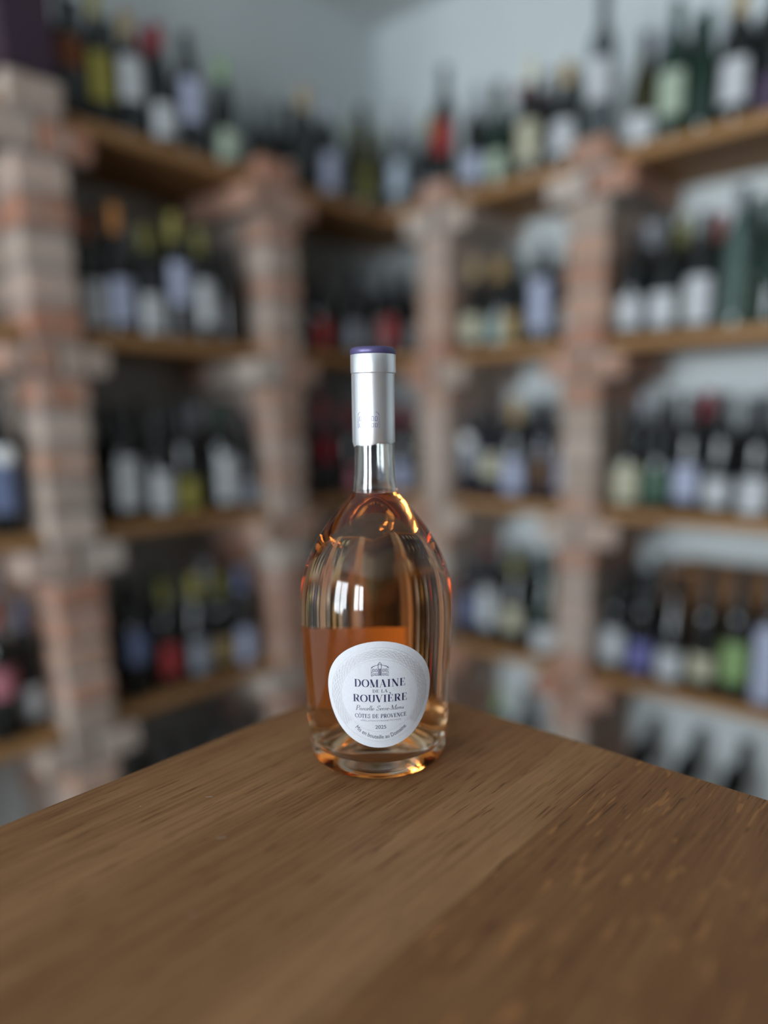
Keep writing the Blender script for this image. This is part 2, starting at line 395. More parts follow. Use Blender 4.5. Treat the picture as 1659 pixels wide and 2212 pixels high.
def in_pillar(wl, s, r):
    for c in (PL if wl == 'L' else PR):
        if abs(s-c) < .055+r+.004: return c
    return None
records = []                     # (object, level, bay, row, order key, glass, label, capsule)
def bay_of(wl, s):
    if wl == 'L': return 'far left bay' if s < PL[1] else ('left bay' if s < PL[2] else 'corner bay')
    return 'corner bay' if s < PR[0] else ('middle right bay' if s < PR[1] else 'far right bay')
FRONT = [
    ('L', 1, 0.784, 0.25, 'charcoal', 'copper', 0.115, 0.171, 'black', 'bordeaux'),
    ('L', 1, 0.838, 0.278, 'yellow', 'yellow', 0.054, 0.147, 'black', 'bordeaux'),
    ('L', 1, 0.91, 0.259, 'tan', 'white', 0.096, 0.182, 'black', 'bordeaux'),
    ('L', 1, 0.986, 0.262, 'dark red', 'white', 0.022, 0.09, 'black', 'burgundy'),
    ('L', 1, 1.062, 0.273, 'black', 'lavender', 0.086, 0.179, 'black', 'bordeaux'),
    ('L', 1, 1.117, 0.253, 'charcoal', 'grey', 0.026, 0.118, 'black', 'bordeaux'),
    ('L', 1, 1.17, 0.251, 'green', 'pale green', 0.019, 0.082, 'black', 'burgundy'),
    ('L', 1, 1.448, 0.273, 'tan', None, 0.012, 0.0, 'black', 'bordeaux'),
    ('L', 1, 1.529, 0.268, 'grey', 'lavender', 0.022, 0.118, 'black', 'bordeaux'),
    ('L', 1, 1.682, 0.288, 'black', 'olive', 0.061, 0.187, 'olive', 'burgundy'),
    ('R', 1, -1.504, 0.299, 'grey', 'pale blue', 0.049, 0.137, 'smoke', 'burgundy'),
    ('R', 1, -1.353, 0.312, 'charcoal', 'red', 0.079, 0.164, 'black', 'bordeaux'),
    ('R', 1, -1.234, 0.273, 'grey', 'lavender', 0.036, 0.094, 'black', 'bordeaux'),
    ('R', 1, -1.154, 0.264, 'black', 'pale green', 0.024, 0.082, 'green', 'burgundy'),
    ('R', 1, -1.059, 0.294, 'cream', 'cream', 0.037, 0.136, 'black', 'bordeaux'),
    ('R', 1, -0.956, 0.25, 'gold', 'white', 0.035, 0.11, 'black', 'burgundy'),
    ('R', 1, -0.864, 0.332, 'charcoal', 'white', 0.085, 0.176, 'smoke', 'bordeaux'),
    ('R', 1, -0.763, 0.253, 'charcoal', 'white', 0.015, 0.07, 'olive', 'burgundy'),
    ('R', 1, -0.695, 0.293, 'dark green', 'pale green', 0.051, 0.142, 'green', 'bordeaux'),
    ('R', 1, -0.637, 0.25, 'dark green', None, 0.012, 0.0, 'green', 'rhine'),
    ('R', 1, -0.568, 0.265, 'tan', 'white', 0.039, 0.126, 'black', 'bordeaux'),
    ('R', 1, -0.505, 0.288, 'black', 'plum', 0.019, 0.086, 'black', 'bordeaux'),
    ('L', 2, 0.794, 0.253, 'copper', 'white', 0.012, 0.108, 'black', 'bordeaux'),
    ('L', 2, 0.863, 0.283, 'orange', 'lavender', 0.027, 0.121, 'black', 'bordeaux'),
    ('L', 2, 0.935, 0.25, 'olive', 'white', 0.012, 0.095, 'black', 'burgundy'),
    ('L', 2, 1.013, 0.286, 'yellow', 'lavender', 0.083, 0.177, 'black', 'bordeaux'),
    ('L', 2, 1.085, 0.268, 'olive', 'white', 0.042, 0.145, 'black', 'bordeaux'),
    ('L', 2, 1.157, 0.25, 'black', None, 0.012, 0.0, 'black', 'bordeaux'),
    ('L', 2, 1.236, 0.25, 'black', 'slate blue', 0.118, 0.175, 'navy', 'bordeaux'),
    ('L', 2, 1.487, 0.263, 'black', 'red', 0.02, 0.09, 'black', 'bordeaux'),
    ('L', 2, 1.619, 0.263, 'black', 'grey', 0.022, 0.095, 'black', 'burgundy'),
    ('R', 2, -1.549, 0.266, 'black', 'red', 0.037, 0.121, 'black', 'bordeaux'),
    ('R', 2, -1.277, 0.25, 'tan', 'cream', 0.03, 0.095, 'black', 'burgundy'),
    ('R', 2, -1.184, 0.25, 'gold', 'pale teal', 0.023, 0.092, 'black', 'bordeaux'),
    ('R', 2, -1.098, 0.253, 'black', 'tan', 0.017, 0.089, 'black', 'burgundy'),
    ('R', 2, -1.008, 0.268, 'charcoal', 'lavender', 0.062, 0.19, 'black', 'bordeaux'),
    ('R', 2, -0.764, 0.25, 'black', 'white', 0.023, 0.093, 'black', 'bordeaux'),
    ('R', 2, -0.679, 0.257, 'black', 'white', 0.021, 0.094, 'black', 'burgundy'),
    ('R', 2, -0.597, 0.262, 'charcoal', 'white', 0.018, 0.119, 'black', 'bordeaux'),
    ('R', 2, -0.52, 0.3, 'smoke', 'smoke green', 0.026, 0.143, 'clear green', 'bordeaux'),
    ('R', 2, -0.465, 0.256, 'dark green', None, 0.012, 0.0, 'green', 'rhine'),
    ('L', 3, 0.572, 0.299, 'black', 'slate blue', 0.048, 0.151, 'black', 'bordeaux'),
    ('L', 3, 0.843, 0.258, 'black', 'white', 0.031, 0.148, 'black', 'bordeaux'),
    ('L', 3, 0.93, 0.264, 'black', 'white', 0.017, 0.111, 'black', 'burgundy'),
    ('L', 3, 1.009, 0.265, 'black', 'yellow', 0.015, 0.089, 'black', 'bordeaux'),
    ('L', 3, 1.119, 0.265, 'dark green', 'white', 0.022, 0.147, 'black', 'bordeaux'),
    ('L', 3, 1.213, 0.25, 'charcoal', 'grey', 0.012, 0.07, 'black', 'burgundy'),
    ('L', 3, 1.489, 0.295, 'dark red', 'dark red', 0.119, 0.187, 'black', 'bordeaux'),
    ('L', 3, 1.606, 0.269, 'dark red', 'pink', 0.014, 0.086, 'black', 'bordeaux'),
    ('R', 3, -1.504, 0.268, 'dark red', 'lavender', 0.012, 0.094, 'black', 'bordeaux'),
    ('R', 3, -1.256, 0.263, 'charcoal', 'grey', 0.122, 0.203, 'navy', 'bordeaux'),
    ('R', 3, -1.165, 0.262, 'black', 'cream', 0.097, 0.163, 'navy', 'burgundy'),
    ('R', 3, -1.081, 0.275, 'gold', 'lavender', 0.022, 0.119, 'black', 'bordeaux'),
    ('R', 3, -0.992, 0.273, 'black', 'brown', 0.046, 0.122, 'navy', 'bordeaux'),
    ('R', 3, -0.927, 0.257, 'pale yellow', 'lavender', 0.031, 0.136, 'black', 'bordeaux'),
    ('R', 3, -0.747, 0.25, 'black', 'cream', 0.018, 0.111, 'black', 'burgundy'),
    ('R', 3, -0.679, 0.264, 'black', 'mid green', 0.028, 0.102, 'black', 'burgundy'),
    ('R', 3, -0.613, 0.278, 'black', 'lavender', 0.032, 0.115, 'black', 'bordeaux'),
    ('R', 3, -0.549, 0.282, 'black', 'white', 0.02, 0.085, 'black', 'bordeaux'),
    ('R', 3, -0.505, 0.27, 'black', None, 0.012, 0.0, 'black', 'bordeaux'),
    ('R', 3, -0.447, 0.258, 'charcoal', 'white', 0.012, 0.09, 'black', 'bordeaux'),
    ('L', 4, 0.522, 0.31, 'dark red', 'pink', 0.1, 0.165, 'black', 'bordeaux'),
    ('L', 4, 0.589, 0.29, 'slate blue', 'white', 0.03, 0.1, 'black', 'bordeaux'),
    ('L', 4, 0.834, 0.275, 'black', 'slate blue', 0.138, 0.217, 'black', 'bordeaux'),
    ('L', 4, 0.922, 0.282, 'olive', 'red', 0.037, 0.12, 'black', 'bordeaux'),
    ('L', 4, 1.009, 0.279, 'yellow', 'grey', 0.025, 0.112, 'black', 'burgundy'),
    ('L', 4, 1.078, 0.268, 'olive', 'tan', 0.038, 0.095, 'black', 'bordeaux'),
    ('L', 4, 1.159, 0.267, 'slate blue', 'lavender', 0.012, 0.109, 'black', 'bordeaux'),
    ('L', 4, 1.242, 0.254, 'black', 'brown', 0.091, 0.145, 'black', 'bordeaux'),
    ('R', 4, -1.253, 0.255, 'charcoal', 'slate blue', 0.059, 0.133, 'navy', 'bordeaux'),
    ('R', 4, -1.159, 0.266, 'charcoal', 'white', 0.076, 0.19, 'black', 'bordeaux'),
    ('R', 4, -1.07, 0.283, 'olive', 'cream', 0.057, 0.127, 'black', 'burgundy'),
    ('R', 4, -0.966, 0.301, 'dark green', 'white', 0.015, 0.083, 'green', 'burgundy'),
    ('R', 4, -0.768, 0.274, 'black', 'white', 0.032, 0.12, 'black', 'bordeaux'),
    ('R', 4, -0.685, 0.285, 'black', 'violet', 0.025, 0.099, 'black', 'bordeaux'),
    ('R', 4, -0.606, 0.283, 'black', 'white', 0.019, 0.091, 'black', 'burgundy'),
    ('R', 4, -0.529, 0.305, 'black', 'cream', 0.037, 0.095, 'black', 'bordeaux'),
    ('R', 4, -0.472, 0.312, 'black', 'light green', 0.045, 0.142, 'black', 'bordeaux'),
    ('R', 4, -0.4, 0.311, 'charcoal', 'lavender', 0.03, 0.211, 'black', 'bordeaux'),
]
def settle(wl, lv, s, r):
    """keep a bottle clear of the pillars and of its neighbours; returns x, y, z or None"""
    zt = SHELF_C[lv]+TH
    c = in_pillar(wl, s, r)
    if c is not None:
        if lv == 1 and abs(s-c) < .045: zt = PTOP+.0005; s = c + max(-.015, min(.015, s-c))
        else: s = c + math.copysign(.055+r+.006, s-c)
    for d in (.048, .056, .075, .10, .126, .15):
        for ds in (0, .008, -.008, .016, -.016):
            if zt < PTOP and in_pillar(wl, s+ds, r) is not None: continue
            x, y = pos(wl, s+ds, d)
            if free(lv, x, y, r): return x, y, zt, s+ds, d
    return None
for wl, lv, s, h, cap, lab, z0, z1, glass, typ in FRONT:
    q = settle(wl, lv, s, RAD[typ])
    if q is None: continue
    x, y, z, s2, d = q
    placed[lv].append((x, y, RAD[typ]))
    o = make_bottle(x, y, z, (0 if wl == 'L' else -math.pi/2)+random.uniform(-.12, .12), h, cap, lab, z0, z1, glass, typ)
    if z > PTOP-.01 and lv == 1:
        o.location.z = PTOP+.002
    records.append((o, lv, bay_of(wl, s2), 'front', s2+(0 if wl == 'L' else 10), glass, lab, cap))
    if (wl, lv, s) in (('L', 3, .572), ('R', 3, -1.256)):  # two bottles get an added disc that imitates a bright round glint
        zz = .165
        glint = link('glint_disc', glint_disc_mesh(.019), o, (rad_at(typ, round(h, 2), zz)+.0005, 0, zz))
        glint.rotation_euler = (0, math.radians(90), 0)
        glint['label'] = 'round pale disc standing in for a bright glint on the shoulder'
# second rows behind
rb = random.Random(3)
for lv in (1, 2, 3, 4):
    for bay, (wl, s0, s1) in list(BAYS.items()):
        if bay == 'far left bay': s0 = .50
        if bay == 'far right bay': s1 = -.36
        d = .135
        rows = [(s0+.045, .130)] + ([(s0+.082, .205)] if wl == 'R' else [])
        spots = [(q0+.0815*k, dd) for q0, dd in rows for k in range(9) if q0+.0815*k < s1-.045]
        for s, d in spots:
            crate = (lv == 4 and bay == 'far right bay' and -.70 < s)
            if not crate:
                typ = rb.choice(['bordeaux', 'bordeaux', 'burgundy']); r = RAD[typ]
                x, y = pos(wl, s, d+rb.uniform(-.004, .02))
                if free(lv, x, y, r):
                    cap = rb.choice(['black', 'black', 'charcoal', 'charcoal', 'olive', 'grey', 'dark red', 'dark green'])
                    placed[lv].append((x, y, r))
                    o = make_bottle(x, y, SHELF_C[lv]+TH, (0 if wl == 'L' else -math.pi/2), rb.uniform(.265, .295), cap, rb.choice(['white', 'grey', 'cream']), .03, .11, 'black', typ)
                    records.append((o, lv, bay, 'back', s+(0 if wl == 'L' else 10), 'black', None, cap))
    # deep in the corner
    for x, y in ((((-1.745, 1.42), (-1.745, 1.50), (-1.735, 1.575)) if lv == 1 else ()) + ((-1.62, 1.80), (-1.70, 1.62), (-1.68, 1.88), (-1.66, 1.72), (-1.58, 1.90), (-1.74, 1.80), (-1.48, 1.88), (-1.67, 1.50))):
        r = .036
        if free(lv, x, y, r):
            placed[lv].append((x, y, r)); cap = rb.choice(['black', 'charcoal', 'grey', 'olive'])
            o = make_bottle(x, y, SHELF_C[lv]+TH, -math.pi/4, rb.uniform(.26, .29), cap, rb.choice(['white', 'grey']), .03, .11, 'black', 'bordeaux')
            records.append((o, lv, 'corner bay', 'back', y+x, 'black', None, cap))
# bottom shelf: upright bottles on the left, one in the middle, three leaning back against the wall on the right
for s, h in ((.835, .29), (.915, .29), (.995, .28), (1.075, .30), (1.16, .29)):
    x, y = pos('L', s, .055)
    o = make_bottle(x, y, SHELF_C[5]+TH, 0, h, 'black', 'grey', .03, .10, 'black', 'bordeaux')
    records.append((o, 5, 'left bay', 'front', s, 'black', None, 'black'))
for s, h, cap in ((-1.13, .26, 'green'), (-1.035, .30, 'black')):
    x, y = pos('R', s, .075)
    o = make_bottle(x, y, SHELF_C[5]+TH, -math.pi/2, h, cap, 'pale green', .03, .10, 'black', 'bordeaux')
    records.append((o, 5, 'middle right bay', 'front', s+10, 'black', 'pale green', cap))
for s, w_ in ((-.715, 'leftmost'), (-.585, 'middle'), (-.465, 'rightmost')):
    o = make_bottle(s, 1.775, SHELF_C[5]+TH+.0285, 0, .29, 'black', 'grey', .05, .12, 'black', 'bordeaux', tilt=(math.radians(-46), 0, 0))
    tag(o, 'black bottle leaning back on the bottom shelf, %s of the leaning three' % w_, 'bottle', 'wine bottles on the shelves')
groups = {}
for r_ in records: groups.setdefault((r_[1], r_[2], r_[3]), []).append(r_)
for (lv, bay, row), lst in groups.items():
    lst.sort(key=lambda q: q[4])
    for i, (o, _, _, _, _, glass, lab, cap) in enumerate(lst):
        lt = ('%s label, ' % lab) if lab else ''
        g = {'clear green': 'clear green', 'smoke': 'smoky'}.get(glass, glass)
        tag(o, '%s bottle, %s%s capsule, %s-row %s, %s, %s' % (g, lt, cap, row, ORD[i], LEVEL_NAME[lv], bay), 'bottle', 'wine bottles on the shelves')

# dark purple gift box standing on the pillar at the left edge
M['purple_box'] = noisy('dark_purple_card', (0.030, 0.012, 0.028), (0.042, 0.018, 0.036), 6, 0.55)
gb = thing('gift_box', 'tall dark purple gift box on top of the left edge pillar', 'box', (-1.555, .678, PTOP+.003), 0)
link('box_body', box_mesh('box_body', (-.05, .05, -.052, .052, 0, .235), M['purple_box'], .002), gb)
link('box_lid', box_mesh('box_lid', (-.052, .052, -.054, .054, .235, .335), M['purple_box'], .002), gb)
# open wooden wine case behind the bottles of the fourth shelf
wc = thing('wine_crate', 'open wooden wine case standing behind bottles on fourth shelf', 'crate', (-.49, BFY+.134, SHELF_C[4]+TH), 0)
hw, hd, hh = .175, .160, .285
for nm, d in (('side_panel', (-hw, -hw+.012, 0, hd, .012, hh-.012)), ('side_panel', (hw-.012, hw, 0, hd, .012, hh-.012)), ('top_panel', (-hw, hw, 0, hd, hh-.012, hh)),
              ('bottom_panel', (-hw, hw, 0, hd, 0, .012)), ('back_panel', (-hw+.012, hw-.012, hd-.01, hd, .012, hh-.012))):
    link(nm, box_mesh(nm, d, M['crate'], .001), wc)

# ------------------------------------------------------------------ table
TZ = 0.90; TX0, TY1 = -0.4275, 0.457
tbl = thing('table', 'brown oak plank table with the rosé wine bottle on its corner', 'table', (0.05, -0.25, 0))
ox, oy = 0.05, -0.25
oak = [((0.1531, 0.0683, 0.0288), (0.2603, 0.1289, 0.0568), (0.3777, 0.2009, 0.092)), ((0.1387, 0.0605, 0.0246), (0.2081, 0.0964, 0.0402), (0.2881, 0.1418, 0.061)), ((0.1566, 0.0709, 0.03), (0.2297, 0.1134, 0.0498), (0.3028, 0.1607, 0.0735)), ((0.1566, 0.0709, 0.0316), (0.2192, 0.1087, 0.0474), (0.2819, 0.1465, 0.0696))]
xb = [TX0, -0.182, 0.06, 0.30, 0.53]
TYB = -0.95
for i in range(4):
    mt = wood('oak_board_%d' % i, *oak[i], axis='Y', seed=2.1+i*3.7, rough=0.5, pores=0.75, fleck=(0.0, 0.9, .4, .4)[i], spec=0.16)
    w0, w1 = xb[i]+(.00008 if i else 0), xb[i+1]-.00008
    xc, yc = (w0+w1)/2, (TYB+TY1)/2
    o = link('top_board', box_mesh('top_board', (w0-xc, w1-xc, TYB-yc, TY1-yc, -.034, 0), mt, .0004), tbl, (xc-ox, yc-oy, TZ))
leg_m = wood('oak_frame', (.13, .08, .045), (.17, .105, .06), (.21, .135, .08), axis='Y', seed=11, rough=.55)
for a, b, c, d in ((TX0+.05, xb[-1]-.05, TY1-.075, TY1-.05), (TX0+.05, xb[-1]-.05, TYB+.05, TYB+.075), (TX0+.05, TX0+.075, TYB+.075, TY1-.075), (xb[-1]-.075, xb[-1]-.05, TYB+.075, TY1-.075)):
    link('apron', box_mesh('apron', (a-ox, b-ox, c-oy, d-oy, TZ-.134, TZ-.034), leg_m), tbl)
for x in (TX0+.08, xb[-1]-.14):
    for y in (TYB+.08, TY1-.14):
        link('leg', box_mesh('leg', (x-ox, x+.06-ox, y-oy, y+.06-oy, 0, TZ-.034), leg_m, .003), tbl)
# small scuffs and crumbs caught in the grain
M['scuff'] = plain('pale_scuff', (.42, .34, .26), .8); M['dent'] = plain('dark_dent', (.04, .026, .017), .8)
def scuff(x, y, L_, wd, ang, m, nm='scuff'):
    bm = bmesh.new(); n = 6; c, s = math.cos(ang), math.sin(ang); rr = random.Random(int(x*9999))
    up_, lo_ = [], []
    for i in range(n+1):
        t = i/n*2-1; w_ = wd*(1-t*t)**.5*rr.uniform(.5, 1.1)+.00005; dy = rr.uniform(-.3, .3)*wd
        for arr, sg in ((up_, 1), (lo_, -1)):
            px, py = t*L_/2, dy+sg*w_/2
            arr.append(bm.verts.new((px*c-py*s, px*s+py*c, 0)))
    for i in range(n): bm.faces.new((lo_[i], lo_[i+1], up_[i+1], up_[i]))
    link(nm, mesh_from(bm, nm, m), tbl, (x-ox, y-oy, TZ+.00025))
scuff(-.3606, .2322, .0052, .0011, .75, M['scuff']); scuff(-.3835, .1979, .0014, .001, .3, M['scuff']); scuff(-.274, .1632, .0042, .0007, .72, M['scuff'])
scuff(-.317, .2107, .006, .0007, .9, M['scuff']); scuff(-.298, .4300, .0045, .0016, 1.2, M['dent'], 'dent')

# ------------------------------------------------------------------ the rose bottle
BX, BY = -0.322, 0.350
OUT = smooth_profile([(.0405, 0), (.0448, .0018), (.0474, .0065), (.0486, .015), (.0499, .034), (.0507, .055), (.0520, .085), (.0524, .102), (.0517, .118), (.0502, .128), (.0478, .137), (.0443, .1455),
       (.0400, .1540), (.0350, .1620), (.0299, .1690), (.0246, .1755), (.0200, .1806), (.0172, .1838), (.0157, .1866), (.0147, .1905), (.0138, .198), (.0133, .208), (.0131, .220), (.0131, .262)], 4)
def r_out(z): return interp([(zz, r) for r, zz in OUT], z)
def r_in(z): return r_out(z) - (.0032 if z < .17 else 0.0032-.0016*min(1, (z-.17)/.02))
bottle = thing('rose_wine_bottle', 'clear squat bottle of pale rosé wine with white oval label and silver capsule', 'bottle', (BX, BY, TZ+.0004), math.radians(-45.7))
def glass_material(name, ior, col, absorb=None, density=0.0, rough=0.0):
    m = bpy.data.materials.new(name); m.use_nodes = True; nt = m.node_tree; nt.nodes.clear()
    out = N(nt, 'ShaderNodeOutputMaterial'); g = N(nt, 'ShaderNodeBsdfGlass'); g.inputs['IOR'].default_value = ior
    g.inputs['Color'].default_value = (*col, 1); g.inputs['Roughness'].default_value = rough
    nt.links.new(g.outputs[0], out.inputs['Surface'])
    if absorb:
        v = N(nt, 'ShaderNodeVolumeAbsorption'); v.inputs['Color'].default_value = (*absorb, 1); v.inputs['Density'].default_value = density
        nt.links.new(v.outputs[0], out.inputs['Volume'])
    return m
M['bottle_glass'] = glass_material('clear_bottle_glass', 1.5, (.985, .995, .99))
def wine_material(zs):
    """wine in contact with the glass (index ratio 1.34/1.5), its free surface in contact with air (1.34)"""
    m = glass_material('rose_wine', 1.34, (1, 1, 1), (.975, .58, .04), 16.0); nt = m.node_tree; L = nt.links.new
    tc = N(nt, 'ShaderNodeTexCoord'); sx = N(nt, 'ShaderNodeSeparateXYZ'); L(tc.outputs['Object'], sx.inputs[0])
    gt = N(nt, 'ShaderNodeMath', operation='GREATER_THAN'); gt.inputs[1].default_value = zs; L(sx.outputs['Z'], gt.inputs[0])
    ma = N(nt, 'ShaderNodeMath', operation='MULTIPLY_ADD'); ma.inputs[1].default_value = 1.34-1.34/1.5; ma.inputs[2].default_value = 1.34/1.5; L(gt.outputs[0], ma.inputs[0])
    g = [n for n in nt.nodes if n.type == 'BSDF_GLASS'][0]; L(ma.outputs[0], g.inputs['IOR']); return m
ZW = .1868
M['wine'] = wine_material(ZW-.0003)
bm = bmesh.new()
punt = [(0, .025), (.006, .0247), (.012, .0230), (.018, .0195), (.024, .0145), (.030, .0085), (.0345, .0035), (.0375, .0008)]
zin = sorted([.255, .235, .215, .205, .196] + [z for r, z in OUT if .0165 < z < .19])
lip = [(.0131, .266), (.0120, .268), (.0106, .267)]
inner_air = [(r_in(z), z) for z in reversed(zin) if z > ZW+.0008] + [(r_in(ZW), ZW)]
lathe(bm, punt + OUT + lip + inner_air, 96)
link('glass', mesh_from(bm, 'glass', M['bottle_glass'], True), bottle)
wp = [(0, .0314), (.007, .0308), (.014, .0288), (.021, .0245), (.028, .0190), (.034, .0150), (.0405, .0128), (.0440, .0142)]
wp += [(r_in(z), z) for z in zin if z < ZW-.0008]
wp += [(r_in(ZW), ZW), (0, ZW)]
bm = bmesh.new(); lathe(bm, wp, 96)
me = mesh_from(bm, 'wine', M['wine'], True); me.set_sharp_from_angle(angle=math.radians(50))
link('wine', me, bottle)
M['cork'] = noisy('cork', (.42, .28, .16), (.55, .40, .25), 200, .9)
bm = bmesh.new(); lathe(bm, [(0, .226), (.0102, .226), (.0104, .228), (.0104, .264), (0, .2645)], 32); link('cork', mesh_from(bm, 'cork', M['cork'], True), bottle)
# capsule
M['capsule_silver'] = plain('satin_silver_foil', (.82, .83, .86), .34, .85)
M['capsule_purple'] = plain('purple_foil', (.085, .07, .17), .38, .35)
bm = bmesh.new(); n = 96
cp = [(.01345, .2180), (.01385, .2200), (.0139, .235), (.0139, .2630), (.0141, .2636), (.0147, .2640), (.0148, .2650), (.0148, .2752), (.0146, .2756)]
rings = lathe(bm, cp, n)
rr = random.Random(5)
for i, v in enumerate(rings[0]):            # slightly slanted, uneven cut of the foil skirt
    a = 2*math.pi*i/n; v.co.z += .0012*math.sin(a+.5) + .0003*math.sin(5*a) + .0002*math.sin(11*a)
for k in (1, 2, 3):                         # the pressed-down fold of foil on the left side
    for i, v in enumerate(rings[k]):
        a = (2*math.pi*i/n+math.pi) % (2*math.pi)-math.pi
        if -1.9 < a < -1.35: v.co.x *= 1.03; v.co.y *= 1.035
caps = link('capsule', mesh_from(bm, 'capsule', M['capsule_silver'], True), bottle)
caps.data.set_sharp_from_angle(angle=math.radians(35))
bm = bmesh.new(); lathe(bm, [(.0146, .2755), (.01495, .2760), (.0150, .2778), (.0146, .2793), (.0132, .2801), (.0110, .2800), (0, .2799)], 64)
link('capsule_top', mesh_from(bm, 'capsule_top', M['capsule_purple'], True), caps)['label'] = 'purple foil disc closing the capsule'

# ---- label geometry: (u, v) on the label -> a point on the bottle's curved front
PXM = 4.9e-5                                   # metres per unit of label artwork
def LZ(y): return .0985 - (y-95)*PXM
def LU(x):
    o = (x-828)/6.38/3358*1.015
    return .0512*math.asin(max(-.95, min(.95, o/.0512)))
def on_bottle(u, z, off):
    r = r_out(z)+off; a = u/.0512
    return (r*math.cos(a), r*math.sin(a), z)
M['label_paper'] = noisy('label_paper', (.555, .565, .60), (.585, .595, .63), 900, .6, .02)
M['ink_navy'] = plain('navy_ink', (.022, .016, .075), .55); M['ink_grey'] = plain('grey_ink', (.045, .045, .075), .55); M['ink_pale'] = plain('pale_grey_ink', (.30, .30, .34), .55)
M['emboss'] = plain('pearl_varnish', (.58, .575, .60), .3, .3)
bm = bmesh.new()
U0, UH, ZWID, BT, BB = 0.0, .0357, .0655, .0330, .0395
def egg(t, k=1.0):
    c, s = math.cos(t), math.sin(t); p = 2/1.95 if s > 0 else 2/2.06
    u = UH*k*math.copysign(abs(c)**p, c); v = (BT if s > 0 else BB)*k*math.copysign(abs(s)**p, s)
    return u, ZWID+v
def label_sheet(bm, off_front, off_back):
    n, m = 120, 14
    for off, fl in ((off_front, False), (off_back, True)):
        prev = [bm.verts.new(on_bottle(0, ZWID, off))]
        for j in range(1, m+1):
            cur = [bm.verts.new(on_bottle(*egg(2*math.pi*i/n, j/m), off)) for i in range(n)]
            for i in range(n):
                k = (i+1) % n
                f = (prev[0], cur[i], cur[k]) if len(prev) == 1 else (prev[i], cur[i], cur[k], prev[k])
                bm.faces.new(f[::-1] if fl else f)
            prev = cur
label_sheet(bm, .00028, .00012)
flab = link('front_label', mesh_from(bm, 'front_label', M['label_paper'], True), bottle)
flab['label'] = 'white egg-shaped paper front label'

# ---- lettering drawn as pen strokes (thick verticals, hairline horizontals)
def stroke_quads(pts, thick, thin, force=None):
    n = len(pts); wid, nor = [], []
    for i in range(n):
        a, b = pts[max(0, i-1)], pts[min(n-1, i+1)]
        dx, dy = b[0]-a[0], b[1]-a[1]; l = math.hypot(dx, dy) or 1
        dx /= l; dy /= l
        w_ = thin+(thick-thin)*abs(dy)**1.7 if force is None else force
        wid.append(w_/2); nor.append((-dy, dx))
    Lf = [(p[0]+q[0]*w_, p[1]+q[1]*w_) for p, q, w_ in zip(pts, nor, wid)]; Rt = [(p[0]-q[0]*w_, p[1]-q[1]*w_) for p, q, w_ in zip(pts, nor, wid)]
    return [(Rt[i], Rt[i+1], Lf[i+1], Lf[i]) for i in range(n-1)]
def arc(cx_, cy_, rx, ry, a0, a1, n=18):
    return [(cx_+rx*math.cos(math.radians(a0+(a1-a0)*i/n)), cy_+ry*math.sin(math.radians(a0+(a1-a0)*i/n))) for i in range(n+1)]
